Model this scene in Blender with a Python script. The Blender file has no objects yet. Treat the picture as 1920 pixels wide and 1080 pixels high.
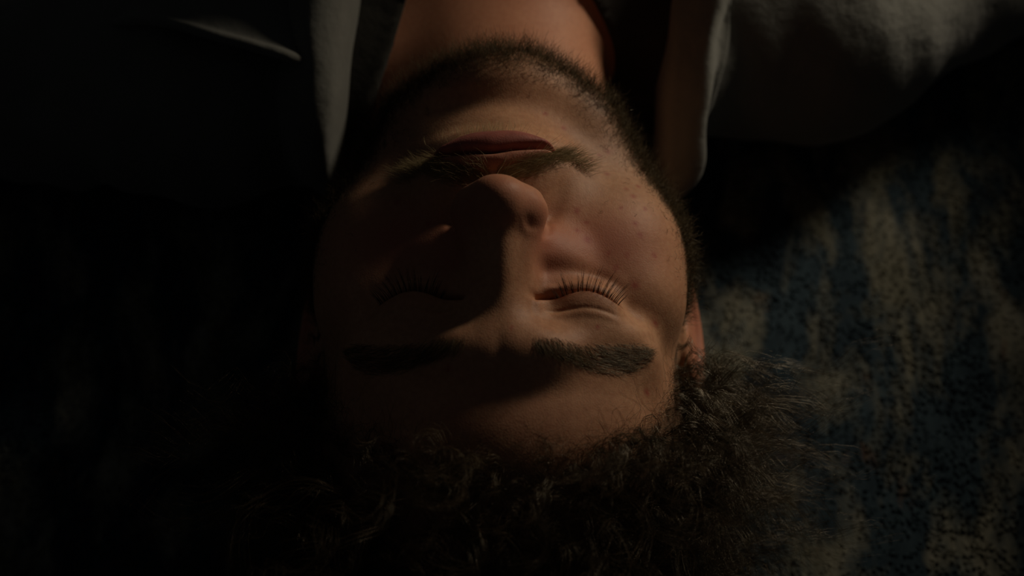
import bpy, bmesh, math, random
import numpy as np
from mathutils import Vector

# ------------------------------------------------------------------ camera, world, light, exposure
scene = bpy.context.scene
COL = scene.collection
MM = 0.001
HEAD_Z = 0.1095                       # height of the ear plane above the floor; head frame is in millimetres


def W(p):
    return (p[0] * MM, p[1] * MM, p[2] * MM + HEAD_Z)


TILT = math.radians(24)
_c, _s = math.cos(TILT), math.sin(TILT)
_right, _up, _back = np.array([1, 0, 0.]), np.array([0, _c, _s]), np.array([0, -_s, _c])
cam_data = bpy.data.cameras.new('camera')
cam = bpy.data.objects.new('camera', cam_data)
COL.objects.link(cam)
cam.location = W(_right * 5.3 + _up * 38.7 + _back * 651.0)
cam.rotation_euler = (TILT, 0, 0)
cam_data.lens = 50
cam_data.sensor_width = 36
cam_data.clip_start = 0.02
cam_data.dof.use_dof = True
cam_data.dof.focus_distance = 0.592
cam_data.dof.aperture_fstop = 5.0
scene.camera = cam

world = bpy.data.worlds.new('world')
scene.world = world
world.use_nodes = True
world.node_tree.nodes['Background'].inputs[0].default_value = (0.9, 0.95, 1.0, 1)
world.node_tree.nodes['Background'].inputs[1].default_value = 0.009

ld = bpy.data.lights.new('key_lamp', 'SPOT')
key = bpy.data.objects.new('key_lamp', ld)
COL.objects.link(key)
key.location = W((378, 362, 228))
key.rotation_euler = (Vector(W((60, 60, 20))) - key.location).to_track_quat('-Z', 'Y').to_euler()
ld.energy = 3.7
ld.color = (1.0, 0.86, 0.67)
ld.shadow_soft_size = 0.05
ld.spot_size = math.radians(70)
ld.spot_blend = 0.9

scene.view_settings.view_transform = 'Standard'
scene.view_settings.look = 'None'
scene.view_settings.exposure = 0
scene.view_settings.gamma = 1
scene.view_settings.use_curve_mapping = False

rng = np.random.default_rng(7)
random.seed(7)

# ------------------------------------------------------------------ implicit-surface helpers (millimetres)
def smin(a, b, k):
    h = np.clip(0.5 + 0.5 * (b - a) / k, 0, 1)
    return b + (a - b) * h - k * h * (1 - h)


def smax(a, b, k):
    return -smin(-a, -b, k)


def ell(x, y, z, c, r):
    px, py, pz = (x - c[0]) / r[0], (y - c[1]) / r[1], (z - c[2]) / r[2]
    k0 = np.sqrt(px * px + py * py + pz * pz) + 1e-6
    px /= r[0]; py /= r[1]; pz /= r[2]
    k1 = np.sqrt(px * px + py * py + pz * pz) + 1e-9
    return k0 * (k0 - 1) / k1


def cap(x, y, z, a, b, ra, rb):
    ba = [b[i] - a[i] for i in range(3)]
    px, py, pz = x - a[0], y - a[1], z - a[2]
    L = ba[0] ** 2 + ba[1] ** 2 + ba[2] ** 2
    t = np.clip((px * ba[0] + py * ba[1] + pz * ba[2]) / L, 0, 1)
    return np.sqrt((px - t * ba[0]) ** 2 + (py - t * ba[1]) ** 2 + (pz - t * ba[2]) ** 2) - (ra + (rb - ra) * t)


def g(d2):
    return np.exp(-d2)


def sstep(a, b, t):
    t = np.clip((t - a) / (b - a), 0, 1)
    return t * t * (3 - 2 * t)


# lash line of a closed eye, y as a function of |x|
LASH_X = np.array([13.0, 15.5, 20, 25, 30, 35, 40, 45, 49, 52])
LASH_Y = np.array([2.0, 2.2, 3.3, 4.2, 5.6, 6.6, 6.0, 4.2, 2.6, 2.0])
LIP_C, LIP_W = -2.8, 28.6


def lip_line(x):
    u = (x - LIP_C) / LIP_W
    return 66.6 + 1.9 * u + 3.6 * np.abs(u) ** 1.8 - 0.8 * np.exp(-(u / 0.22) ** 2)


def lip_thick(x):
    u = np.clip(np.abs((x - LIP_C) / LIP_W), 0, 1)
    lo = 13.0 * np.clip(1 - u ** 2.1, 0, 1) ** 1.1 + 0.01
    up = 8.2 * np.clip(1 - u ** 1.7, 0, 1) ** 0.8 * (1 - 0.16 * np.exp(-(u / 0.13) ** 2)) + 0.01
    return up, lo


def base_sdf(x, y, z):
    """head, neck and shoulders, without the fine relief of the face"""
    ax = np.sqrt(x * x + 1.0)
    d = ell(x, y, z, (0, -26, -8), (82, 87, 89))
    d = smin(d, ell(x, y, z, (0, -42, 8), (73, 54, 62)), 22)              # forehead
    d = smin(d, ell(x, y, z, (0, 40, 6), (82, 84, 68)), 20)                # face mass
    d = smin(d, ell(ax, y, z, (49, 40, 31), (34, 38, 36)), 16)             # full cheeks
    d = smin(d, cap(ax, y, z, (68, 45, 8), (35, 102, 44), 15, 20), 18)     # jaw
    d = smin(d, ell(x, y, z, (0, 114.5, 50), (35, 22, 28)), 16)              # chin
    d = smin(d, ell(ax, y, z, (58, 16, 38), (19, 15, 22)), 14)             # cheekbone
    d = smin(d, ell(x, y, z, (-1, 68, 56), (36, 28, 30)), 16)              # muzzle
    d = smin(d, cap(ax, y, z, (2, -18.5, 76.5), (55, -14, 52), 11.5, 10.5), 14)  # brow ridge
    d = smin(d, ell(ax, y, z, (13, -20.5, 74.5), (15, 10, 12)), 13)            # inner brow
    d = smax(d, -ell(ax, y, z, (31, 4.0, 92), (19, 11.5, 18)), 13)           # eye sockets
    d = smin(d, ell(ax, y, z, (33.5, 3.0, 62), (17.5, 13.5, 15.5)), 5)     # closed lids over the eyes
    d = smin(d, ell(ax, y, z, (36, -8.5, 63), (21, 6.5, 11)), 12)             # soft fold under the brow
    d = smin(d, ell(ax, y, z, (30, 13.5, 63), (18, 6, 9)), 7)              # lower lid pad
    # nose
    n = cap(x, y, z, (0, -8, 80), (-0.3, 30, 101), 6.5, 8.0)
    n = smin(n, ell(x, y, z, (-0.6, 34.5, 104), (11.8, 10, 12)), 7)
    n = smin(n, cap(ax, y, z, (3, 34.5, 101.5), (12.2, 35.3, 94), 8.6, 7.4), 5)
    n = smin(n, cap(ax, y, z, (3, 6, 72), (10, 29, 78), 12, 10.5), 10)
    n = smin(n, cap(ax, y, z, (2, 2, 76), (5.5, 29, 90), 9.5, 11), 6)
    n = smin(n, ell(ax, y, z, (10.8, 35.0, 95.0), (7.6, 7.6, 9.5)), 7.0)
    n = smin(n, cap(x, y, z, (-0.6, 40, 100), (-1, 47, 90), 4.5, 4.5), 4)
    n = smax(n, -ell(ax, y, z, (7.0, 46.5, 96), (3.6, 5.5, 6.0)), 2.0)
    d = smin(d, n, 11)
    d = smin(d, ell(ax, y, z, (22, 24, 65), (14, 15, 12)), 10)               # flesh beside the nose
    # ears
    e = ell_ear(ax, y, z)
    d = smin(d, e, 5)
    # neck and shoulders
    b = cap(x, y, z, (0, 70, -22), (0, 205, -34), 56, 54)
    d = smin(d, smin(b, trunk(x, y, z, 0.0), 20), 16)
    d = smax(d, -97.0 - z, 6)
    d = smax(d, y - 600, 10)
    return d


def trunk(x, y, z, o):
    """chest, shoulders and spread arms, grown outwards by o"""
    b = ell(x, y, z, (0, 345, -8), (165 + o, 150 + o, 84 + o))
    b = smin(b, ell(x, y, z, (0, 520, -12), (150 + o, 150 + o, 78 + o)), 50)
    b = smin(b, cap(x, y, z, (40, 214, -34) if o else (30, 232, -46), (165, 234, -40), 50 + o if o else 38, 70 + o), 30 if o else 18)
    b = smin(b, cap(x, y, z, (-30, 192, -34), (-160, 172, -36), 50 + o, 48 + o), 30)
    b = smin(b, cap(x, y, z, (165, 234, -40), (370, 318, -46), 64 + o, 40 + o), 20)
    b = smin(b, cap(x, y, z, (-160, 172, -38), (-380, 190, -46), 46 + o, 38 + o), 20)
    b = smin(b, cap(x, y, z, (370, 290, -48), (390, 600, -55), 38 + o, 30 + o), 15)
    b = smin(b, cap(x, y, z, (-380, 190, -48), (-420, 600, -55), 38 + o, 30 + o), 15)
    return b


def ell_ear(ax, y, z):
    # local frame: u outward from the head along the ear blade, v along y, w through the blade
    ca, sa = math.cos(math.radians(24)), math.sin(math.radians(24))
    rx, ry, rz = ax - 72.5 + 0.07 * (y - 30), y - 31, z + 6
    u = rx * sa - rz * ca           # towards the back of the head
    w = rx * ca + rz * sa           # outwards
    v = ry + 0.18 * u
    # blade
    uu, vv = (u - 12) / 17.0, v / 31.0
    blade = ell(u, v, w, (12, 0, 8), (18, 31, 4.2))
    # helix rim: an elliptic ring
    rr = np.sqrt(uu * uu + vv * vv) + 1e-6
    q = (rr - 0.93) * 17.0
    rim = np.sqrt(q * q + (w - 12.0) ** 2) - (2.6 + 0.5 * np.clip(vv, -1, 1))
    lobe = ell(u, v, w, (4, 25, 9), (8, 9, 4.5))
    bowl = ell(u, v, w, (7, 4, 16), (8, 13, 9.5))
    anti = np.sqrt(((np.sqrt(((u - 10) / 10.) ** 2 + ((v - 0) / 19.) ** 2) - 1) * 10) ** 2 + (w - 11) ** 2) - 2.3
    root = cap(ax, y, z, (70, 12, -2), (70, 48, 2), 8, 8)
    e = smin(blade, rim, 2.5)
    e = smin(e, np.where(u > 5, anti, 99.0).astype(np.float32), 2.0)
    e = smin(e, lobe, 4)
    e = smax(e, -bowl, 2)
    e = smin(e, root, 6)
    tragus = ell(u, v, w, (-3, 7, 9), (4, 6, 4))
    return smin(e, tragus, 3)


def relief(x, y, z):
    """outward offset in mm for lips, lids and small creases (only on the front of the face)"""
    h = np.zeros_like(x)
    ax = np.abs(x)
    front = sstep(40, 58, z)
    # --- lips
    u = (x - LIP_C) / LIP_W
    au = np.abs(u)
    v = y - lip_line(x)
    up, lo = lip_thick(x)
    inside = np.clip(1.08 - au, 0, 1)
    fade = sstep(1.05, 0.75, au)
    tl = np.clip(v / lo, -0.2, 1.6)
    tu = np.clip(-v / up, -0.2, 1.6)
    h += 5.2 * fade * np.where(v > 0, np.maximum(np.sin(np.pi * np.clip(0.16 + 0.84 * tl, 0, 1)), 0) ** 0.8, 0)
    h += 3.4 * fade * np.where(v <= 0, np.maximum(np.sin(np.pi * np.clip(0.20 + 0.80 * tu, 0, 1)), 0) ** 0.8, 0)
    h -= 2.9 * g((v / 1.0) ** 2) * sstep(1.12, 0.9, au)
    h -= 2.0 * g(((au - 1.06) / 0.12) ** 2 + (v / 3.0) ** 2)              # mouth corners
    h -= 2.6 * g(((x - LIP_C) / 20) ** 2 + ((y - 84) / 6.0) ** 2)          # hollow under the lower lip
    h -= 0.9 * g(((x + 1) / 3.0) ** 2 + ((y - 52) / 4.0) ** 2)             # philtrum
    # crease from the nose wing to the mouth corner
    fx = 19 + (y - 36) * 0.36
    h -= 1.1 * g(((ax - fx) / 4.0) ** 2) * sstep(34, 40, y) * sstep(66, 52, y)
    # nose wing groove
    h -= 0.8 * g(((np.sqrt((ax - 11.0) ** 2 + ((y - 35.5) / 1.05) ** 2) - 9.4) / 1.9) ** 2) * sstep(9, 13, ax) * sstep(44, 34, y)
    # --- closed eyes
    ly = np.interp(ax, LASH_X, LASH_Y).astype(x.dtype)
    ve = y - ly                                    # > 0 below the lash line (towards the chin)
    along = sstep(13, 17, ax) * sstep(53, 48, ax)
    h += 1.25 * along * sstep(0.5, -0.4, ve) * g((np.minimum(ve, 0) / 7.0) ** 2)      # upper lid lies over the lower one
    h -= (0.9 + 1.2 * sstep(31, 22, ax)) * along * g(((ve - 0.7) / (0.75 + 0.35 * sstep(31, 22, ax))) ** 2)
    cy = ly * 0.55 - 4.6                           # fold of the upper lid
    h -= 0.35 * g(((y - cy) / 0.8) ** 2) * sstep(17, 24, ax) * sstep(52, 42, ax)
    h += 0.3 * g(((y - cy + 2.2) / 1.6) ** 2) * sstep(17, 24, ax) * sstep(54, 44, ax)
    h -= 1.0 * g(((ax - 15) / 2.6) ** 2 + ((y - 2.6) / 1.8) ** 2)           # inner corner
    h -= 2.0 * g(((y - (17.0 - 0.008 * (ax - 30) ** 2)) / 4.2) ** 2) * sstep(12, 20, ax) * sstep(54, 42, ax)   # hollow under the eye
    h += 0.9 * g(((ve - 4.2) / 2.0) ** 2) * sstep(15, 22, ax) * sstep(52, 44, ax)
    h -= 1.2 * g(((x - 5) / 30) ** 2 + ((y + 37) / 13) ** 2)              # dip of the forehead above the brows
    return h * front


def sdf(x, y, z):
    return base_sdf(x, y, z) - relief(x, y, z)


def ev(f, P, chunk=400000):
    out = np.empty(len(P), np.float32)
    for i in range(0, len(P), chunk):
        q = P[i:i + chunk].astype(np.float32)
        out[i:i + chunk] = f(q[:, 0], q[:, 1], q[:, 2])
    return out


def grad(f, P, e=0.35):
    K = np.array([[1, -1, -1], [-1, -1, 1], [-1, 1, -1], [1, 1, 1]], float)
    G = np.zeros((len(P), 3))
    for k in K:
        G += k * ev(f, P + k * e)[:, None]
    return G / (4 * e)


def unit(v):
    return v / (np.linalg.norm(v, axis=-1, keepdims=True) + 1e-12)


def surface_nets(f, xs, ys, zs, step=5, margin=1.6):
    """mesh of f = 0 over a rectilinear grid; only samples near the surface are evaluated"""
    nx, ny, nz = len(xs), len(ys), len(zs)
    ci = [np.unique(np.append(np.arange(0, n, step), n - 1)) for n in (nx, ny, nz)]
    CX, CY, CZ = np.meshgrid(xs[ci[0]], ys[ci[1]], zs[ci[2]], indexing='ij')
    c = ev(f, np.stack([CX.ravel(), CY.ravel(), CZ.ravel()], 1)).reshape(CX.shape)
    F = np.empty((nx, ny, nz), np.float32)
    near = np.zeros((nx, ny, nz), bool)
    for i in range(len(ci[0]) - 1):
        a0, a1 = ci[0][i], ci[0][i + 1]
        for j in range(len(ci[1]) - 1):
            b0, b1 = ci[1][j], ci[1][j + 1]
            blk = c[i:i + 2, j:j + 2]
            for k in range(len(ci[2]) - 1):
                c0, c1 = ci[2][k], ci[2][k + 1]
                v = blk[:, :, k:k + 2]
                diag = math.sqrt((xs[a1] - xs[a0]) ** 2 + (ys[b1] - ys[b0]) ** 2 + (zs[c1] - zs[c0]) ** 2)
                F[a0:a1 + 1, b0:b1 + 1, c0:c1 + 1] = np.where(near[a0:a1 + 1, b0:b1 + 1, c0:c1 + 1], F[a0:a1 + 1, b0:b1 + 1, c0:c1 + 1], v.flat[0])
                if v.min() < diag * margin * 0.6 and v.max() > -diag * margin * 0.6:
                    near[a0:a1 + 1, b0:b1 + 1, c0:c1 + 1] = True
    idx = np.argwhere(near)
    F[near] = ev(f, np.stack([xs[idx[:, 0]], ys[idx[:, 1]], zs[idx[:, 2]]], 1))
    F[0], F[-1], F[:, 0], F[:, -1], F[:, :, 0], F[:, :, -1] = 9, 9, 9, 9, 9, 9
    S = F < 0
    cell = np.zeros((nx - 1, ny - 1, nz - 1), np.int8)
    for a in (0, 1):
        for b in (0, 1):
            for d in (0, 1):
                cell += S[a:nx - 1 + a, b:ny - 1 + b, d:nz - 1 + d]
    act = np.argwhere((cell > 0) & (cell < 8))
    vid = np.full(cell.shape, -1, np.int64)
    vid[act[:, 0], act[:, 1], act[:, 2]] = np.arange(len(act))
    acc = np.zeros((len(act), 3)); cnt = np.zeros(len(act))
    corners = [(a, b, d) for a in (0, 1) for b in (0, 1) for d in (0, 1)]
    co = np.stack([xs[act[:, 0]], ys[act[:, 1]], zs[act[:, 2]]], 1)
    def pos(k):
        return np.stack([xs[act[:, 0] + k[0]], ys[act[:, 1] + k[1]], zs[act[:, 2] + k[2]]], 1)
    def val(k):
        return F[act[:, 0] + k[0], act[:, 1] + k[1], act[:, 2] + k[2]]
    for k in corners:
        for ax_ in range(3):
            if k[ax_] == 0:
                k2 = list(k); k2[ax_] = 1; k2 = tuple(k2)
                v1, v2 = val(k), val(k2)
                m = (v1 < 0) != (v2 < 0)
                t = np.where(m, v1 / np.where(m, v1 - v2, 1), 0)[:, None]
                acc += np.where(m[:, None], pos(k) * (1 - t) + pos(k2) * t, 0)
                cnt += m
    V = acc / np.maximum(cnt, 1)[:, None]
    quads = []
    for ax_ in range(3):
        o1, o2 = [a for a in range(3) if a != ax_]
        sl1 = [slice(1, n - 1) for n in (nx, ny, nz)]
        sl1[ax_] = slice(0, (nx, ny, nz)[ax_] - 1)
        sl2 = list(sl1); sl2[ax_] = slice(1, (nx, ny, nz)[ax_])
        A, B = S[tuple(sl1)], S[tuple(sl2)]
        e = np.argwhere(A != B)
        flip = A[e[:, 0], e[:, 1], e[:, 2]]
        base = e.copy(); base[:, o1] += 1; base[:, o2] += 1
        def cid(d1, d2):
            q = base.copy(); q[:, o1] -= d1; q[:, o2] -= d2
            return vid[q[:, 0], q[:, 1], q[:, 2]]
        Q = np.stack([cid(0, 0), cid(1, 0), cid(1, 1), cid(0, 1)], 1)
        if ax_ == 1:
            flip = ~flip
        Q[~flip] = Q[~flip][:, ::-1]
        quads.append(Q)
    Q = np.concatenate(quads)
    return V, Q[(Q >= 0).all(1)]


def newton(f, V, n=3, lim=1.2):
    for _ in range(n):
        G = grad(f, V)
        d = ev(f, V)[:, None]
        stepv = d * G / np.maximum((G * G).sum(1, keepdims=True), 0.15)
        L = np.linalg.norm(stepv, axis=1, keepdims=True)
        V = V - stepv * np.minimum(1, lim / np.maximum(L, 1e-9))
    return V


def mesh_np(name, V, Q, smooth=True, world_mm=True):
    """V in head millimetres, Q an (n, k) array of faces"""
    me = bpy.data.meshes.new(name)
    V = np.asarray(V, float)
    if world_mm:
        V = V * MM + np.array([0, 0, HEAD_Z])
    n, k = Q.shape
    me.vertices.add(len(V)); me.vertices.foreach_set('co', V.astype(np.float32).ravel())
    me.loops.add(n * k); me.loops.foreach_set('vertex_index', Q.astype(np.int32).ravel())
    me.polygons.add(n)
    me.polygons.foreach_set('loop_start', np.arange(0, n * k, k, dtype=np.int32))
    me.polygons.foreach_set('use_smooth', np.full(n, smooth))
    me.update(calc_edges=True)
    me.validate()
    return me


def link(name, data, mat=None, parent=None):
    o = bpy.data.objects.new(name, data)
    COL.objects.link(o)
    if mat is not None:
        data.materials.append(mat)
    if parent is not None:
        o.parent = parent
    return o


def tag(o, label=None, category=None, group=None, kind=None):
    if label: o['label'] = label
    if category: o['category'] = category
    if group: o['group'] = group
    if kind: o['kind'] = kind
    return o

# ------------------------------------------------------------------ materials
def nodes_of(name):
    m = bpy.data.materials.new(name)
    m.use_nodes = True
    nt = m.node_tree
    return m, nt, nt.nodes['Principled BSDF']


def N(nt, t, **kw):
    n = nt.nodes.new(t)
    for k, v in kw.items():
        if k in n.inputs:
            n.inputs[k].default_value = v
        else:
            setattr(n, k, v)
    return n


def mixc(nt, fac, a, b, mode='MIX'):
    m = nt.nodes.new('ShaderNodeMix')
    m.data_type = 'RGBA'
    m.blend_type = mode
    for i, v in ((0, fac), (6, a), (7, b)):
        if hasattr(v, 'links') or hasattr(v, 'is_linked'):
            nt.links.new(v, m.inputs[i])
        else:
            m.inputs[i].default_value = v
    return m.outputs[2]


def ramp(nt, src, stops):
    r = nt.nodes.new('ShaderNodeValToRGB')
    el = r.color_ramp.elements
    while len(el) < len(stops):
        el.new(0.5)
    for e, (p, c) in zip(el, stops):
        e.position = p
        e.color = c if len(c) == 4 else (*c, 1)
    nt.links.new(src, r.inputs[0])
    return r.outputs[0]


def skin_material():
    m, nt, p = nodes_of('skin')
    tc = N(nt, 'ShaderNodeTexCoord').outputs['Object']
    def noise(scale, detail=3.0):
        n = N(nt, 'ShaderNodeTexNoise', Scale=scale, Detail=detail)
        nt.links.new(tc, n.inputs['Vector'])
        return n.outputs['Fac']
    def attr(nm):
        return N(nt, 'ShaderNodeAttribute', attribute_name=nm).outputs['Fac']
    c = ramp(nt, noise(38), [(0.32, (0.51, 0.258, 0.142)), (0.68, (0.64, 0.345, 0.195))])
    fine = ramp(nt, noise(420, 2), [(0.35, (0.86, 0.82, 0.80)), (0.65, (1, 1, 1))])
    c = mixc(nt, 1.0, c, fine, 'MULTIPLY')
    c = mixc(nt, attr('flush_glow'), c, (0.50, 0.185, 0.115, 1))
    c = mixc(nt, attr('spot'), c, (0.38, 0.075, 0.055, 1))
    c = mixc(nt, attr('stubble'), c, (0.16, 0.105, 0.065, 1))
    lipc = ramp(nt, noise(160, 4), [(0.3, (0.29, 0.095, 0.075)), (0.7, (0.42, 0.145, 0.11))])
    c = mixc(nt, attr('lip'), c, lipc)
    nt.links.new(c, p.inputs['Base Color'])
    p.inputs['Roughness'].default_value = 0.55
    p.inputs['Specular IOR Level'].default_value = 0.26
    p.inputs['Subsurface Weight'].default_value = 0.35
    p.inputs['Subsurface Radius'].default_value = (1.0, 0.32, 0.16)
    p.inputs['Subsurface Scale'].default_value = 0.0035
    v = N(nt, 'ShaderNodeTexVoronoi', Scale=1300.0)
    nt.links.new(tc, v.inputs['Vector'])
    n2 = N(nt, 'ShaderNodeTexNoise', Scale=700.0, Detail=4.0)
    nt.links.new(tc, n2.inputs['Vector'])
    ad = N(nt, 'ShaderNodeMath', operation='ADD')
    nt.links.new(v.outputs['Distance'], ad.inputs[0])
    nt.links.new(n2.outputs['Fac'], ad.inputs[1])
    b = N(nt, 'ShaderNodeBump', Strength=0.16, Distance=0.0004)
    nt.links.new(ad.outputs[0], b.inputs['Height'])
    nt.links.new(b.outputs[0], p.inputs['Normal'])
    return m


def hair_material(name, dark, light, rough=0.38):
    m, nt, p = nodes_of(name)
    r = N(nt, 'ShaderNodeNewGeometry').outputs['Random Per Island']
    c = ramp(nt, r, [(0.0, dark), (0.65, tuple((a + b) / 2 for a, b in zip(dark, light))), (1.0, light)])
    nt.links.new(c, p.inputs['Base Color'])
    p.inputs['Roughness'].default_value = rough
    p.inputs['Specular IOR Level'].default_value = 0.5
    p.inputs['Specular Tint'].default_value = (1.0, 0.86, 0.62, 1)
    return m


def cloth_material(name, col, weave=2600.0):
    m, nt, p = nodes_of(name)
    tc = N(nt, 'ShaderNodeTexCoord').outputs['Object']
    n = N(nt, 'ShaderNodeTexNoise', Scale=30.0, Detail=5.0)
    nt.links.new(tc, n.inputs['Vector'])
    c = ramp(nt, n.outputs['Fac'], [(0.3, tuple(v * 0.85 for v in col)), (0.7, col)])
    nt.links.new(c, p.inputs['Base Color'])
    p.inputs['Roughness'].default_value = 0.9
    p.inputs['Specular IOR Level'].default_value = 0.15
    p.inputs['Sheen Weight'].default_value = 0.15
    w = N(nt, 'ShaderNodeTexNoise', Scale=weave, Detail=1.0)
    nt.links.new(tc, w.inputs['Vector'])
    w2 = N(nt, 'ShaderNodeTexNoise', Scale=70.0, Detail=3.0)
    nt.links.new(tc, w2.inputs['Vector'])
    b2 = N(nt, 'ShaderNodeBump', Strength=0.5, Distance=0.004)
    nt.links.new(w2.outputs['Fac'], b2.inputs['Height'])
    b = N(nt, 'ShaderNodeBump', Strength=0.3, Distance=0.0005)
    nt.links.new(w.outputs['Fac'], b.inputs['Height'])
    nt.links.new(b2.outputs[0], b.inputs['Normal'])
    nt.links.new(b.outputs[0], p.inputs['Normal'])
    return m


def rug_material():
    """worn abrash pattern: blue ground broken up by beige, grey and brown streaks"""
    m, nt, p = nodes_of('rug_pile')
    tc = N(nt, 'ShaderNodeTexCoord').outputs['Object']
    mp = N(nt, 'ShaderNodeMapping')
    mp.inputs['Scale'].default_value = (1.0, 0.5, 0.0)
    mp.inputs['Rotation'].default_value = (0, 0, math.radians(-6))
    nt.links.new(tc, mp.inputs['Vector'])
    def noise(scale, detail, rough=0.6, dist=0.0, off=0.0):
        n = N(nt, 'ShaderNodeTexNoise', noise_dimensions='4D', W=off, Scale=scale, Detail=detail, Roughness=rough, Distortion=dist)
        nt.links.new(mp.outputs[0], n.inputs['Vector'])
        return n.outputs['Fac']
    blue = ramp(nt, noise(60, 3, off=3.1), [(0.3, (0.013, 0.021, 0.029)), (0.7, (0.040, 0.062, 0.074))])
    beige = ramp(nt, noise(55, 3, off=8.7), [(0.3, (0.09, 0.088, 0.063)), (0.55, (0.18, 0.173, 0.13)), (0.8, (0.27, 0.27, 0.225))])
    mask = ramp(nt, noise(30, 5, 0.6, 0.5, 1.3), [(0.47, (0, 0, 0)), (0.60, (1, 1, 1))])
    c = mixc(nt, mask, blue, beige)
    rust = ramp(nt, noise(50, 5, 0.65, 0.3, 5.9), [(0.60, (0, 0, 0)), (0.72, (0.7, 0.7, 0.7))])
    c = mixc(nt, rust, c, (0.10, 0.05, 0.028, 1))
    nt.links.new(c, p.inputs['Base Color'])
    p.inputs['Roughness'].default_value = 0.95
    p.inputs['Specular IOR Level'].default_value = 0.1
    return m


def wood_material():
    m, nt, p = nodes_of('oak_boards')
    tc = N(nt, 'ShaderNodeTexCoord').outputs['Object']
    mp = N(nt, 'ShaderNodeMapping')
    mp.inputs['Scale'].default_value = (9, 1, 1)
    nt.links.new(tc, mp.inputs['Vector'])
    n = N(nt, 'ShaderNodeTexNoise', Scale=6.0, Detail=8.0)
    nt.links.new(mp.outputs[0], n.inputs['Vector'])
    c = ramp(nt, n.outputs['Fac'], [(0.3, (0.07, 0.045, 0.028)), (0.7, (0.14, 0.09, 0.055))])
    nt.links.new(c, p.inputs['Base Color'])
    p.inputs['Roughness'].default_value = 0.5
    return m


M_skin = skin_material()
M_hair = hair_material('curly_hair', (0.013, 0.009, 0.005), (0.13, 0.085, 0.042), 0.28)
M_beard = hair_material('beard_hair', (0.014, 0.009, 0.005), (0.15, 0.10, 0.042))
M_must = hair_material('moustache_hair', (0.20, 0.14, 0.065), (0.60, 0.46, 0.24))
M_brow = hair_material('brow_hair', (0.048, 0.035, 0.018), (0.26, 0.19, 0.095))
M_lash = hair_material('lash_hair', (0.004, 0.003, 0.002), (0.012, 0.008, 0.006), 0.6)
M_shirt = cloth_material('shirt_cotton', (0.15, 0.15, 0.132))
M_tee = cloth_material('undershirt_jersey', (0.020, 0.019, 0.015))
M_rug = rug_material()
M_floor = wood_material()
M_back = cloth_material('rug_backing', (0.16, 0.14, 0.11), 900.0)
M_button, _nt, _p = nodes_of('shirt_button')
_p.inputs['Base Color'].default_value = (0.5, 0.48, 0.42, 1)
_p.inputs['Roughness'].default_value = 0.3

# ------------------------------------------------------------------ setting: boarded floor
bm = bmesh.new()
bmesh.ops.create_cube(bm, size=1)
bmesh.ops.scale(bm, vec=(3.2, 2.6, 0.06), verts=bm.verts)
bmesh.ops.translate(bm, vec=(0, 0.3, -0.0335), verts=bm.verts)
fm = bpy.data.meshes.new('floor')
bm.to_mesh(fm); bm.free()
floor = tag(link('floor', fm, M_floor), kind='structure')
bm = bmesh.new()
bmesh.ops.create_cube(bm, size=1)
bmesh.ops.scale(bm, vec=(0.128, 2.6, 0.004), verts=bm.verts)
bmesh.ops.bevel(bm, geom=bm.edges[:], offset=0.0008, segments=1, affect='EDGES')
pm = bpy.data.meshes.new('plank')
bm.to_mesh(pm); bm.free()
pm.materials.append(M_floor)
for i in range(25):
    o = bpy.data.objects.new('plank', pm)
    COL.objects.link(o)
    o.location = (-1.56 + i * 0.13, 0.3, -0.002)
    o.parent = floor

# ------------------------------------------------------------------ rug: backing slab, loops of pile on top
RX0, RX1, RY0, RY1, RTOP = -0.85, 0.85, -0.55, 1.25, 0.0105
rug = bpy.data.objects.new('rug', None)
COL.objects.link(rug)
tag(rug, 'worn blue and beige low-pile rug the man lies on', 'rug')
xs_ = np.arange(RX0, RX1 + 1e-6, 0.010); ys_ = np.arange(RY0, RY1 + 1e-6, 0.010)
GX, GY = np.meshgrid(xs_, ys_, indexing='ij')
GZ = np.full(GX.shape, 0.007)
GZ += 0.0006 * np.sin(GX * 41 + 3 * np.sin(GY * 17)) * np.sin(GY * 37)
n1, n2 = GX.shape
V = np.stack([GX, GY, GZ], -1).reshape(-1, 3)
I = np.arange(n1 * n2).reshape(n1, n2)
Q = np.stack([I[:-1, :-1], I[1:, :-1], I[1:, 1:], I[:-1, 1:]], -1).reshape(-1, 4)
link('backing', mesh_np('rug_backing', V, Q, world_mm=False), M_rug, rug)
bm = bmesh.new()
bmesh.ops.create_cube(bm, size=1)
bmesh.ops.scale(bm, vec=(RX1 - RX0 + 0.012, RY1 - RY0 + 0.012, 0.006), verts=bm.verts)
bmesh.ops.translate(bm, vec=((RX0 + RX1) / 2, (RY0 + RY1) / 2, 0.003), verts=bm.verts)
bmesh.ops.bevel(bm, geom=bm.edges[:], offset=0.002, segments=2, affect='EDGES')
em = bpy.data.meshes.new('rug_base'); bm.to_mesh(em); bm.free()
link('base', em, M_back, rug)
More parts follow.
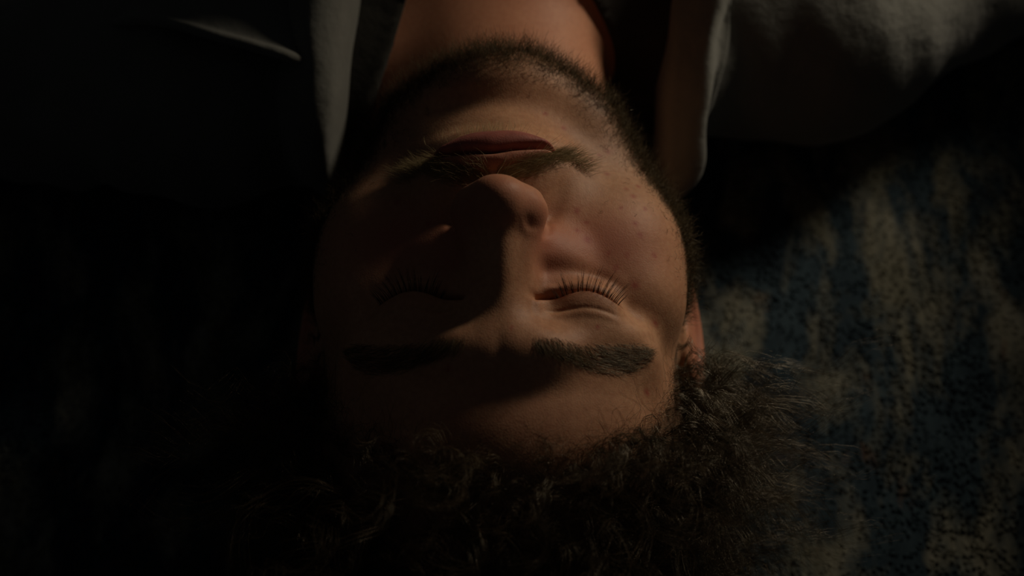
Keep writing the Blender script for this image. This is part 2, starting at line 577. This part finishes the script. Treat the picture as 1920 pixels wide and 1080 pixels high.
# tufts: small leaning three-sided spikes, dense where the picture looks, none under the head
nt_ = 65000
tx = rng.uniform(-0.42, 0.46, nt_); ty = rng.uniform(-0.25, 0.40, nt_)
hgt = rng.uniform(0.0012, 0.0024, nt_); wid = rng.uniform(0.0015, 0.0026, nt_)
la = rng.uniform(-0.0022, 0.0022, (nt_, 2)) + np.array([0.0004, -0.0012])
ph = rng.uniform(0, 6.28, nt_)
B = np.zeros((nt_, 4, 3))
for k in range(3):
    B[:, k, 0] = tx + wid * np.cos(ph + k * 2.0944)
    B[:, k, 1] = ty + wid * np.sin(ph + k * 2.0944)
    B[:, k, 2] = 0.0066
B[:, 3, 0] = tx + la[:, 0]; B[:, 3, 1] = ty + la[:, 1]; B[:, 3, 2] = 0.0066 + hgt
bi = np.arange(nt_)[:, None] * 4
T = np.concatenate([bi + np.array([[0, 1, 3]]), bi + np.array([[1, 2, 3]]), bi + np.array([[2, 0, 3]])])
pile = link('pile', mesh_np('rug_pile', B.reshape(-1, 3), T, smooth=False, world_mm=False), M_rug, rug)
tag(pile, kind='stuff')

# ------------------------------------------------------------------ the man: one continuous body
person = bpy.data.objects.new('person', None)
COL.objects.link(person)
person.location = (0, 0, 0)
tag(person, 'bearded person in an open-collared shirt lying face up with eyes closed', 'person')


def grow(start, stop, first, rate, most):
    out = [start]; st = first
    while (out[-1] < stop) if first > 0 else (out[-1] > stop):
        st = math.copysign(min(abs(st) * rate, most), first)
        out.append(out[-1] + st)
    return out


FINE = 1.2
cx = list(np.arange(-101, 101.1, FINE))
xs = np.array(sorted(grow(cx[0], -480, -FINE, 1.12, 9)[1:] + cx + grow(cx[-1], 480, FINE, 1.12, 9)[1:]))
cy_ = list(np.arange(-122, 134, FINE))
ys = np.array(cy_ + grow(cy_[-1], 622, FINE, 1.12, 9)[1:])
zs = np.arange(-104, 121, FINE)
V, Q = surface_nets(sdf, xs, ys, zs, step=6)
V = newton(sdf, V, 3)
me = mesh_np('body', V, Q)
# finer mesh round the eyes, nose and mouth
bm = bmesh.new(); bm.from_mesh(me)
def fine_zone(p):
    x, y, z = p.x * 1000, p.y * 1000, (p.z - HEAD_Z) * 1000
    return z > 45 and ((8 < abs(x) < 57 and -10 < y < 20) or (abs(x + 2) < 34 and 48 < y < 84) or (abs(x) < 25 and 15 < y <= 48))
sel = [e for e in bm.edges if fine_zone(e.verts[0].co) and fine_zone(e.verts[1].co)]
bmesh.ops.subdivide_edges(bm, edges=sel, cuts=1, use_grid_fill=True)
for f in bm.faces: f.smooth = True
bm.to_mesh(me); bm.free()
co = np.empty(len(me.vertices) * 3, np.float32); me.vertices.foreach_get('co', co)
V = co.reshape(-1, 3).astype(float); V[:, 2] -= HEAD_Z; V /= MM
V = newton(sdf, V, 2, 0.6)
me.vertices.foreach_set('co', (V * MM + np.array([0, 0, HEAD_Z])).astype(np.float32).ravel())
me.update()
body = link('body', me, M_skin, person)

x, y, z = V[:, 0], V[:, 1], V[:, 2]
ax = np.abs(x)
front = sstep(40, 58, z)
up, lo = lip_thick(x)
v = y - lip_line(x)
lipm = np.where(v > 0, sstep(1.06, 0.86, v / lo), 0.55 * sstep(1.05, 0.7, -v / up)) * sstep(1.04, 0.94, np.abs(x - LIP_C) / LIP_W) * front
flush_glow = 0.88 * g(((ax - 44) / 26) ** 2 + ((y - 33) / 17) ** 2) * sstep(25, 45, z)
flush_glow += 0.50 * g((x / 15) ** 2 + ((y - 36) / 12) ** 2) * front
flush_glow += 0.55 * g(((ax - 20) / 9) ** 2 + ((y - 20) / 14) ** 2) * front
flush_glow += 0.30 * g((x / 45) ** 2 + ((y + 48) / 20) ** 2)
flush_glow += 0.75 * sstep(84, 92, ax) * sstep(-12, 0, y) * sstep(75, 65, y) * sstep(25, 10, z)  # ears: red glow of light shining through them, put into the colour
flush_glow += 0.40 * sstep(112, 130, y) * sstep(62, 40, z)
flush_glow += 0.25 * g(((ax - 34) / 12) ** 2 + ((y - 4) / 5) ** 2) * front
spots = [(33, 47, 1.5), (37, 41.5, 1.1), (37, 33, 2.0), (33, 37, 1.3), (58, 43, 1.4), (60, 38, 1.5), (58, 58, 1.4), (55, 62, 1.0), (48, 83, 1.6), (44, 80, 1.2), (40, 76, 1.1),
         (52, 50, 1.0), (63, 52, 1.2), (57, 15, 2.0), (49, 22, 1.3), (46, 28, 1.0), (66, 2, 1.5), (5, -15, 1.1), (61, -30, 1.5), (40, -9, 1.0), (28, 90, 1.2), (20, 96, 1.1), (47, 70, 1.2),
         (61, 66, 1.3), (66, 30, 1.4), (54, 28, 1.1), (-30, 40, 1.5), (-44, 52, 1.4), (-20, -30, 1.3)]
spot = np.zeros(len(V))
for sx_, sy_, sr in spots:
    spot += 0.85 * g(((x - sx_) ** 2 + (y - sy_) ** 2) / (0.85 * sr) ** 2) * sstep(10, 25, z)


# ------------------------------------------------------------------ hair fields
def seg_dist(P, poly):
    d = np.full(len(P), 1e9)
    for a, b in zip(poly[:-1], poly[1:]):
        a, b = np.array(a, float), np.array(b, float)
        t = np.clip(((P - a) @ (b - a)) / ((b - a) @ (b - a)), 0, 1)
        d = np.minimum(d, np.linalg.norm(P - (a + t[:, None] * (b - a)), axis=1))
    return d


HL_Z = np.array([-100, -60, -30, -6, 6, 14, 22, 34, 48, 60, 70, 90.])
HL_Y = np.array([62, 58, 26, 4, 18, 26, 6, -16, -31, -46, -58, -66.])


def scalp(P):
    """signed depth behind the hairline, mm"""
    return np.interp(P[:, 2], HL_Z, HL_Y) - P[:, 1]


JAW = [(84, 14, 14), (83, 32, 30), (80, 47, 38), (75, 62, 40), (65, 83, 45), (51, 102, 51), (33, 116, 62), (15, 123, 71), (0, 125, 74)]
JAW = JAW + [(-a, b, c) for a, b, c in JAW[-2::-1]]
JAW = [tuple(q) for q in newton(sdf, np.array(JAW, float), 6, 4.0)]


def beard_density(P):
    d = seg_dist(P, JAW)
    dn = np.exp(-(d / 7.5) ** 2)
    dn += 0.30 * np.exp(-(d / 15.0) ** 2) * (P[:, 2] < 66)
    dn += 0.42 * g((P[:, 0] / 28) ** 2 + ((P[:, 1] - 117) / 9) ** 2) * (P[:, 2] > 40)
    cheek = 0.007 * sstep(20, 60, P[:, 1]) * sstep(30, 50, np.abs(P[:, 0]))
    dn = (dn + cheek) * (P[:, 1] > 18) * sstep(165, 138, P[:, 1])
    return np.clip(dn, 0, 1)


bd = beard_density(V)
stub = 0.38 * np.clip(bd, 0, 1) + 0.24 * sstep(42, 68, y) * sstep(26, 40, ax) * (y < 150) + 0.75 * sstep(0, 14, scalp(V)) * (y < 70)
stub += 0.10 * g(((ax - 22) / 16) ** 2 + ((y - 54 - 0.12 * np.maximum(ax - 10, 0)) / 5) ** 2) * front
for nm, arr in (('lip', lipm), ('flush_glow', np.clip(flush_glow, 0, 0.85)), ('spot', np.clip(spot, 0, 0.9)), ('stubble', np.clip(stub, 0, 0.8))):
    at_ = me.attributes.new(nm, 'FLOAT', 'POINT')
    at_.data.foreach_set('value', arr.astype(np.float32))

# triangles of the body for scattering roots
me.calc_loop_triangles()
TR = np.empty(len(me.loop_triangles) * 3, np.int32); me.loop_triangles.foreach_get('vertices', TR); TR = TR.reshape(-1, 3)
A_, B_, C_ = V[TR[:, 0]], V[TR[:, 1]], V[TR[:, 2]]
AREA = 0.5 * np.linalg.norm(np.cross(B_ - A_, C_ - A_), axis=1)
CEN = (A_ + B_ + C_) / 3


def scatter(density, n, zone=None):
    w = AREA * density
    if zone is not None: w = w * zone
    k = rng.choice(len(w), n, p=w / w.sum())
    r1, r2 = np.sqrt(rng.random(n)), rng.random(n)
    P = A_[k] * (1 - r1)[:, None] + B_[k] * (r1 * (1 - r2))[:, None] + C_[k] * (r1 * r2)[:, None]
    return P, unit(grad(sdf, P, 0.8))


def tubes(S, R):
    """strands (n, k, 3) with radii (n, k) to a mesh of three-sided tubes"""
    n, k, _ = S.shape
    Tn = np.gradient(S, axis=1); Tn = unit(Tn)
    ref = np.where(np.abs(Tn[..., 2:3]) > 0.8, np.array([1., 0, 0]), np.array([0, 0, 1.]))
    e1 = unit(np.cross(Tn, ref)); e2 = np.cross(Tn, e1)
    Vt = np.empty((n, k, 3, 3))
    for j in range(3):
        a = j * 2.0944
        Vt[:, :, j] = S + R[..., None] * (math.cos(a) * e1 + math.sin(a) * e2)
    idx = np.arange(n * k * 3).reshape(n, k, 3)
    qs = []
    for j in range(3):
        j2 = (j + 1) % 3
        qs.append(np.stack([idx[:, :-1, j], idx[:, :-1, j2], idx[:, 1:, j2], idx[:, 1:, j]], -1).reshape(-1, 4))
    return Vt.reshape(-1, 3), np.concatenate(qs)


def keep_out(S, clear=0.25, floor_z=-95.0, it=2):
    sh = S.shape
    P = S.reshape(-1, 3).copy()
    for _ in range(it):
        d = ev(sdf, P)
        bad = d < clear
        if bad.any():
            G = unit(grad(sdf, P[bad], 0.5))
            P[bad] += G * (clear - d[bad])[:, None]
    P[:, 2] = np.maximum(P[:, 2], floor_z)
    return P.reshape(sh)


def strands(P, D, length, K, curl, turns, phase, e1=None, bend=None, taper=True, r=0.05):
    n = len(P)
    t = np.linspace(0, 1, K)[None, :, None]
    S = P[:, None] + D[:, None] * length[:, None, None] * t
    if bend is not None:
        S = S + bend[:, None] * length[:, None, None] * t ** 2
    ref = np.where(np.abs(D[:, 2:3]) > 0.8, np.array([1., 0, 0]), np.array([0, 0, 1.]))
    a1 = unit(np.cross(D, ref)); a2 = np.cross(D, a1)
    th = phase[:, None] + turns[:, None] * 6.2832 * t[..., 0]
    amp = curl[:, None] * np.clip(t[..., 0] * 3.5, 0, 1)
    S = S + (amp * (np.cos(th) - np.cos(phase)[:, None]))[..., None] * a1[:, None] + (amp * (np.sin(th) - np.sin(phase)[:, None]))[..., None] * a2[:, None]
    rad = np.full((n, K), r) * (1 - 0.75 * t[..., 0] ** 2 if taper else 1)
    return S, rad


def hair_object(name, S, rad, mat, parent, label=None, clear=0.25, skip=1):
    S2 = keep_out(S, clear)
    S2[:, :skip] = S[:, :skip]
    Vh, Qh = tubes(S2, rad)
    o = link(name, mesh_np(name, Vh, Qh), mat, parent)
    if label: o['label'] = label
    return o


# --- curly scalp hair: locks of strands that share one coil
nc, per = 1320, 11
dens = sstep(0, 9, scalp(CEN)) * (CEN[:, 1] < 66) * (np.abs(CEN[:, 0]) < 84) * (CEN[:, 2] > -78)
dens *= 1.0 - 0.9 * ((np.abs(CEN[:, 0]) > 76) & (CEN[:, 1] > -4) & (CEN[:, 2] < 12))
dens *= np.where(CEN[:, 2] < -30, 0.5, 1.0) * np.where(CEN[:, 1] > 0, 0.5, 1.0) * np.where((CEN[:, 0] > 45) & (CEN[:, 1] < 0), 1.7, 1.0)
Pc, Nc = scatter(dens, nc)
dep = scalp(Pc)
Dc = Nc + rng.normal(0, 0.42, (nc, 3)) + np.array([0, -0.10, 0.05])
Dc[:, 1] = np.minimum(Dc[:, 1], 0.15)
Dc = unit(Dc)
Lc = np.interp(dep, [0, 8, 25], [22, 44, 58]) * rng.uniform(0.7, 1.25, nc) * np.where(Pc[:, 1] > 0, 0.35, 1.0)
cc = rng.uniform(3.2, 7.0, nc) * np.clip(Lc / 40, 0.3, 1)
tc_ = rng.uniform(1.3, 2.8, nc) * rng.choice([-1, 1], nc)
pc = rng.uniform(0, 6.28, nc)
bc = rng.normal(0, 0.25, (nc, 3)) + np.array([0, 0, -0.18])
bc[:, 1] = np.minimum(bc[:, 1], 0.1)
rep = np.repeat(np.arange(nc), per); ns_ = len(rep)
jit = rng.normal(0, 0.8, (ns_, 3))
Ps = Pc[rep] + jit - Nc[rep] * (jit * Nc[rep]).sum(1, keepdims=True)
dd_ = ev(sdf, Ps); Ps = Ps - Nc[rep] * (dd_ + 0.3)[:, None]
S, rad = strands(Ps, unit(Dc[rep] + rng.normal(0, 0.025, (ns_, 3))), Lc[rep] * rng.uniform(0.85, 1.08, ns_), 16,
                 cc[rep] * rng.uniform(0.88, 1.12, ns_), tc_[rep] * rng.uniform(0.95, 1.05, ns_), pc[rep] + rng.normal(0, 0.09, ns_),
                 bend=bc[rep] + rng.normal(0, 0.035, (ns_, 3)), r=0.075)
sc_ = scalp(S.reshape(-1, 3)).reshape(S.shape[:2])
over = ((sc_ < -9) & (S[..., 2] > 22) & (np.abs(S[..., 0]) < 84)).any(1)      # locks that would fall over the face
hair = hair_object('hair', S[~over], rad[~over], M_hair, person, 'dark brown curly hair')
# loose single hairs over the forehead
nf = 650
zone = sstep(-5, 2, scalp(CEN)) * sstep(22, 8, scalp(CEN)) * (CEN[:, 2] > 28)
Pf, Nf = scatter(zone, nf)
S, rad = strands(Pf - Nf * 0.3, unit(Nf * 0.55 + rng.normal(0, 0.5, (nf, 3)) + np.array([0, 0.35, 0])), rng.uniform(7, 22, nf), 14,
                 rng.uniform(1.0, 3.2, nf), rng.uniform(0.6, 1.6, nf) * rng.choice([-1, 1], nf), rng.uniform(0, 6.28, nf), bend=rng.normal(0, 0.25, (nf, 3)), r=0.05)
hair_object('stray_hairs', S, rad, M_hair, person)

# --- beard along the jaw and chin
nb = 12500
Pb, Nb = scatter(beard_density(CEN) ** 1.35, nb)
out = unit(Pb * np.array([1, 1, 0.0]) - np.array([0, 30, 0]))
Db = unit(Nb * 0.42 + out * 0.12 + np.array([0, 0.6, 0.12]) + rng.normal(0, 0.34, (nb, 3)))
Lb = rng.uniform(4.0, 9.0, nb) * np.clip(0.35 + beard_density(Pb), 0.3, 1.15)
S, rad = strands(Pb - Nb * 0.25, Db, Lb, 6, rng.uniform(0.5, 1.3, nb), rng.uniform(0.5, 1.5, nb) * rng.choice([-1, 1], nb), rng.uniform(0, 6.28, nb),
                 bend=rng.normal(0, 0.2, (nb, 3)), r=0.055)
hair_object('beard', S, rad, M_beard, person, 'short dark curly beard along the jaw')

# --- moustache: a band between nose and upper lip that runs past the mouth corners
Xm = CEN[:, 0] - LIP_C
u_ = np.abs(Xm) / LIP_W
upm, _l = lip_thick(CEN[:, 0])
edge = lip_line(CEN[:, 0]) - upm
end_y = lip_line(LIP_C + np.sign(Xm) * LIP_W)
mid_y = np.where(u_ < 1, edge - 3.2 + 1.2 * u_, end_y - 2.0 - (u_ - 1) * 5)
mz = g(((CEN[:, 1] - mid_y) / np.where(u_ < 1, 3.0, 2.6)) ** 2) * sstep(1.50, 1.15, u_) * (CEN[:, 2] > 48) * (CEN[:, 1] > 44) * sstep(0.0, 0.12, u_)
nm = 2100
Pm, Nm = scatter(mz, nm)
sgn = np.sign(Pm[:, 0] - LIP_C)
Dm = unit(Nm * 0.42 + np.stack([sgn * (0.35 + 0.5 * np.abs(Pm[:, 0] - LIP_C) / LIP_W), np.full(nm, 0.55), np.zeros(nm)], 1) + rng.normal(0, 0.20, (nm, 3)))
S, rad = strands(Pm - Nm * 0.25, Dm, rng.uniform(5.0, 10.5, nm), 7, rng.uniform(0.1, 0.5, nm), rng.uniform(0.2, 0.7, nm), rng.uniform(0, 6.28, nm),
                 bend=np.stack([sgn * 0.12, np.full(nm, -0.05), np.full(nm, -0.22)], 1) + rng.normal(0, 0.12, (nm, 3)), r=0.06)
hair_object('moustache', S, rad, M_must, person, 'sparse dark blond moustache')

# --- tuft under the lower lip
zl = g(((CEN[:, 0] + 8) / 13) ** 2 + ((CEN[:, 1] - 80) / 2.4) ** 2) * (CEN[:, 2] > 50)
nl = 230
Pl, Nl = scatter(zl, nl)
S, rad = strands(Pl - Nl * 0.25, unit(Nl * 0.7 + np.array([0, 0.6, 0]) + rng.normal(0, 0.25, (nl, 3))), rng.uniform(2.5, 5.5, nl), 6,
                 rng.uniform(0.05, 0.3, nl), rng.uniform(0.2, 0.6, nl), rng.uniform(0, 6.28, nl), r=0.045)
hair_object('lip_tuft', S, rad, M_must, person, 'pale hairs under the lower lip')


def on_face(xq, yq):
    """front surface point above (x, y)"""
    P = np.stack([xq, yq, np.full(len(xq), 118.0)], 1)
    for _ in range(60):
        P[:, 2] -= np.clip(ev(sdf, P) * 0.8, -2, 6)
    return P


# --- eyebrows
BX = np.array([12, 20, 30, 40, 50, 58, 64.])
BLO = np.array([-17.5, -17.0, -16.5, -15.5, -14.0, -12.5, -13.0])     # edge towards the eye
BHI = np.array([-23.5, -25.5, -27.0, -28.5, -27.5, -23.0, -15.5])     # edge towards the hair
for side in (1, -1):
    n = 1100
    t = rng.beta(1.25, 1.25, n)
    xb = 13 + 50 * t
    e = rng.beta(1.5, 1.5, n)
    yb = np.interp(xb, BX, BLO) * (1 - e) + np.interp(xb, BX, BHI) * e
    Pw = on_face(side * xb, yb); Nw = unit(grad(sdf, Pw, 0.8))
    ang = np.interp(t, [0, 0.25, 0.6, 1], [-1.15, -0.55, -0.12, 0.22]) + (0.5 - e) * -0.5 + rng.normal(0, 0.15, n)
    Dw = np.stack([side * np.cos(ang), np.sin(ang), np.zeros(n)], 1)
    Dw = unit(Dw - Nw * (Dw * Nw).sum(1, keepdims=True) + Nw * 0.22)
    S, rad = strands(Pw - Nw * 0.2, Dw, rng.uniform(4.5, 9.5, n) * np.interp(t, [0, 0.15, 0.8, 1], [0.75, 1, 1, 0.65]), 7, rng.uniform(0.0, 0.1, n), rng.uniform(0.1, 0.4, n),
                     rng.uniform(0, 6.28, n), bend=-Nw * 0.14, r=0.052)
    hair_object('eyebrow', S, rad, M_brow, person, None, 0.12)

# --- upper eyelashes, in little bundles that sweep out over the lower lid
for side in (1, -1):
    bx = np.array([24.0, 26.4, 28.2, 30.2, 32.6, 34.2, 36.0, 38.2, 40.0, 42.2, 43.8, 45.6, 47.2, 48.6])
    bl = np.array([4.2, 7.0, 9.8, 6.6, 7.4, 10.2, 9.0, 10.4, 7.4, 9.8, 8.6, 6.6, 8.0, 6.4])
    per_b = 7; n = len(bx) * per_b
    q = np.repeat(np.arange(len(bx)), per_b)
    off = rng.normal(0, 0.42, n)
    xb = bx[q] + off
    yb = np.interp(xb, LASH_X, LASH_Y)
    Pw = on_face(side * xb, yb - 0.3)
    fan = np.interp(bx, [24, 29, 36, 49], [-0.62, -0.30, 0.22, 0.95])[q] + rng.normal(0, 0.07, n)
    Dw = unit(np.stack([side * np.sin(fan * 0.6), np.cos(fan * 0.6), np.full(n, 0.30)], 1))
    bend = np.stack([side * (np.sin(fan) * 0.6 - 0.09 * off), np.full(n, 0.05), np.full(n, 0.42)], 1)
    S, rad = strands(Pw, Dw, 0.88 * bl[q] * rng.uniform(0.6, 1.08, n), 10, np.zeros(n), np.zeros(n), np.zeros(n), bend=bend, r=0.1)
    hair_object('eyelashes', S, rad, M_lash, person, None, 0.1)

# ------------------------------------------------------------------ shirt
def wrinkle(x, y, z):
    k = np.where(x > 60, 0.45, 1.0)
    w = 1.6 * np.sin(0.055 * x + 0.12 * y + 2.0 * np.sin(0.03 * y + 0.02 * x))
    w += 1.2 * np.sin(0.10 * x - 0.07 * y + 1.7 * np.sin(0.05 * x) + 0.08 * z)
    w += 0.8 * np.sin(0.19 * x + 0.05 * y + 1.3 * np.sin(0.07 * y))
    return w * k


def shirt_sdf(x, y, z):
    b = trunk(x, y, z, 7.0)
    b = smin(b, cap(x, y, z, (0, 150, -34), (0, 250, -20), 70, 96), 26)
    b = smin(b, cap(x, y, z, (-62, 132, -22), (-70, 175, -24), 22, 40), 18)
    b = smin(b, cap(x, y, z, (66, 125, -36), (80, 180, -28), 16, 38), 18)
    b = b - wrinkle(x, y, z)
    b = np.maximum(b, -92 - z)
    return np.maximum(b, y - 592)


def smooth_edge(V, Q, n):
    """even out the open borders of a cut cloth mesh"""
    E_ = np.sort(np.concatenate([Q[:, [0, 1]], Q[:, [1, 2]], Q[:, [2, 3]], Q[:, [3, 0]]]), axis=1)
    E_, cnt_ = np.unique(E_, axis=0, return_counts=True)
    E_ = E_[cnt_ == 1]
    for _ in range(n):
        acc = np.zeros_like(V); num = np.zeros(len(V))
        np.add.at(acc, E_[:, 0], V[E_[:, 1]]); np.add.at(acc, E_[:, 1], V[E_[:, 0]])
        np.add.at(num, E_[:, 0], 1); np.add.at(num, E_[:, 1], 1)
        m_ = (num >= 2) & (V[:, 1] < 420)
        V[m_] = 0.4 * V[m_] + 0.6 * acc[m_] / num[m_][:, None]
    return V, Q


def spline(pts, n):
    pts = np.array(pts, float)
    d = np.r_[0, np.cumsum(np.linalg.norm(np.diff(pts, axis=0), axis=1))]
    tt = np.linspace(0, d[-1], n)
    o = np.stack([np.interp(tt, d, pts[:, i]) for i in range(3)], 1)
    for _ in range(max(2, n // 24)):
        o[1:-1] = 0.25 * o[:-2] + 0.5 * o[1:-1] + 0.25 * o[2:]
    return o


def sheet(rows):
    """rows: list of (n, 3) curves joined to a quad sheet"""
    R = np.stack(rows); m, n, _ = R.shape
    I = np.arange(m * n).reshape(m, n)
    Qs = np.stack([I[:-1, :-1], I[:-1, 1:], I[1:, 1:], I[1:, :-1]], -1).reshape(-1, 4)
    return R.reshape(-1, 3), Qs


crest_pts = [(70, 300, 70), (80, 260, 45), (91, 212, 14), (88.7, 182, 3), (86, 145, -6), (85.2, 121, -16), (87, 107, -26), (80, 103, -46), (58, 106, -70), (25, 110, -86), (0, 111, -88),
             (-25, 110, -86), (-58, 106, -70), (-82, 106, -38), (-88, 109, -8), (-83, 115, 17), (-79, 134, 36), (-76, 155, 45), (-73, 181, 60), (-64, 222, 78), (-50, 262, 86)]
NCR = 120
crest = spline(crest_pts, NCR)
xs = np.arange(-470, 471, 4.0); ys = np.arange(70, 604, 4.0); zs = np.arange(-98, 112, 4.0)
V, Q = surface_nets(shirt_sdf, xs, ys, zs, step=4)
V = newton(shirt_sdf, V, 2, 2.5)
V[:, 2] = np.maximum(V[:, 2], -93)
Cq = V[Q].mean(1)
half = NCR // 2
ro, lo_ = np.argsort(crest[:46, 1]), np.argsort(crest[-46:, 1])
xr = np.interp(Cq[:, 1], crest[:46, 1][ro], crest[:46, 0][ro], right=0) + 15 * sstep(320, 250, Cq[:, 1])
xl = np.interp(Cq[:, 1], crest[-46:, 1][lo_], crest[-46:, 0][lo_], right=0) - 8 * sstep(320, 250, Cq[:, 1])
neck = (np.sqrt(Cq[:, 0] ** 2 + (Cq[:, 2] + 28) ** 2) < 92) & (Cq[:, 1] < 190)
vee = (Cq[:, 0] < xr) & (Cq[:, 0] > xl) & (Cq[:, 2] > -30) & (Cq[:, 1] < 318)
end = Cq[:, 1] > 586
Q = Q[~(neck | vee | end)]
used = np.unique(Q); remap = np.full(len(V), -1); remap[used] = np.arange(len(used))
V, Q = V[used], remap[Q]
V, Q = smooth_edge(V, Q, 25)
shirt = link('shirt', mesh_np('shirt', V, Q), M_shirt, person)
shirt['label'] = 'pale cotton shirt with an open collar'
md = shirt.modifiers.new('thickness', 'SOLIDIFY'); md.thickness = 0.0012; md.offset = 1


axis_c = np.stack([np.zeros(NCR), crest[:, 1], np.full(NCR, -28.0)], 1)
outw = unit((crest - axis_c) * np.array([1, 0, 1.0]))
s_ = np.linspace(0, 1, NCR)
wob = 1.2 * np.sin(s_ * 95) + 0.8 * np.sin(s_ * 57 + 1)
wide = 0.75 + 0.35 * np.abs(2 * s_ - 1)
wr = sstep(0.48, 0.34, s_)                      # the collar half on the lamp side climbs up the shoulder
rows = []
for k, (oo, yy, zz) in enumerate([(-4, 20, -36), (-3.5, 14, -24), (-2.5, 8, -12), (-1.2, 3, -4), (0.3, 0.8, 0.8), (4, 1, 3.0), (9, 3, 4.5), (15, 7, 4), (21, 13, 1), (26, 20, -5), (30, 27, -13), (32, 36, -22)]):
    f_ = wide if k > 5 else np.ones(NCR)
    lift = zz * (1 - wr) + wr * (zz if k < 5 else (3.0, 7.0, 11.0, 15.0, 16.0, 15.0, 12.0)[k - 5])
    R = crest + outw * (oo * f_ + (wob * (0.25 + 0.08 * k)))[:, None] + np.stack([np.zeros(NCR), yy * f_, lift], 1)
    if k >= 7:
        for _ in range(4):                       # lie on the shirt, do not cut through it
            ds = ev(shirt_sdf, R); low = (ds < 1.5) | ((k >= 9) & (wr > 0.5))
            R = R - np.where(low, np.clip(ds - 1.5, -6, 6), 0)[:, None] * unit(grad(shirt_sdf, R, 1.0))
    R[:, 2] = np.maximum(R[:, 2], -93)
    rows.append(R)
Vc, Qc = sheet(rows)
collar = link('collar', mesh_np('collar', Vc, Qc[:, ::-1]), M_shirt, shirt)
md = collar.modifiers.new('smooth', 'SUBSURF'); md.levels = 1; md.render_levels = 2
md = collar.modifiers.new('thickness', 'SOLIDIFY'); md.thickness = 0.0016; md.offset = 0

# assumed dark undershirt, added to darken the gap between neck and collar
def neck_cap(x, y, z):
    return cap(x, y, z, (0, 70, -22), (0, 205, -34), 56, 54)


def tee_sdf(x, y, z):
    b = smin(neck_cap(x, y, z), trunk(x, y, z, 0.0), 20)
    return np.maximum(np.maximum(b - 3.0, -94 - z), y - 560)


V, Q = surface_nets(tee_sdf, np.arange(-250, 251, 4.0), np.arange(90, 572, 4.0), np.arange(-98, 100, 4.0), step=4)
V = newton(tee_sdf, V, 2, 2.5)
Cq = V[Q].mean(1)
keep = (ev(neck_cap, Cq) > np.where(Cq[:, 0] < 0, 15.0, 8.0) + 26 * sstep(0, 50, Cq[:, 2]) * sstep(60, 20, np.abs(Cq[:, 0]))) & (np.abs(Cq[:, 0]) < 236) & (Cq[:, 1] < 552)
Q = Q[keep]
used = np.unique(Q); remap = np.full(len(V), -1); remap[used] = np.arange(len(used))
V, Q = smooth_edge(V[used], remap[Q], 70)
tee = link('undershirt', mesh_np('undershirt', V, Q), M_tee, person)
tee['label'] = 'assumed dark undershirt, added to darken the collar gap'
md = tee.modifiers.new('thickness', 'SOLIDIFY'); md.thickness = 0.001; md.offset = 1

# the loosened front edge of the shirt, turned up over the shoulder
E0 = spline([(-196, 178, 14), (-178, 171, 30), (-160, 161, 42), (-146, 153, 48), (-134, 147.5, 50), (-116, 142, 50), (-99, 137.5, 48), (-90, 139, 40)], 40)
rows = []
for k, (dy, dz) in enumerate([(5, -8), (1.5, -3.2), (0, 0.5), (1.4, 2.6), (3.2, 1.4), (5.5, -1.5), (18, -2), (36, -6), (60, 0), (85, 0)]):
    R = E0 + np.stack([np.linspace(0.10, 0.25, 40) * dy, np.full(40, float(dy)), np.full(40, float(dz))], 1)
    if k >= 8:
        for _ in range(10):
            R = R - np.clip(ev(shirt_sdf, R) - 1.0, -8, 8)[:, None] * unit(grad(shirt_sdf, R, 1.0))
    rows.append(R)
Vp, Qp = sheet(rows)
lap = link('front_flap', mesh_np('front_flap', Vp, Qp[:, ::-1]), M_shirt, shirt)
md = lap.modifiers.new('smooth', 'SUBSURF'); md.levels = 1; md.render_levels = 2
md = lap.modifiers.new('thickness', 'SOLIDIFY'); md.thickness = 0.0018; md.offset = 0

# buttons on the closed part of the front
bm = bmesh.new()
bmesh.ops.create_cone(bm, cap_ends=True, segments=20, radius1=0.0055, radius2=0.005, depth=0.002)
bmesh.ops.bevel(bm, geom=bm.edges[:], offset=0.0004, segments=2, affect='EDGES')
bmn = bpy.data.meshes.new('button'); bm.to_mesh(bmn); bm.free()
bmn.materials.append(M_button)
for by in (330, 410, 490):
    P = np.array([[0., by, 140.]])
    for _ in range(60): P[:, 2] -= ev(shirt_sdf, P) * 0.7
    o = bpy.data.objects.new('button', bmn); COL.objects.link(o)
    o.location = W((0, by, P[0, 2] + 1.6)); o.parent = shirt
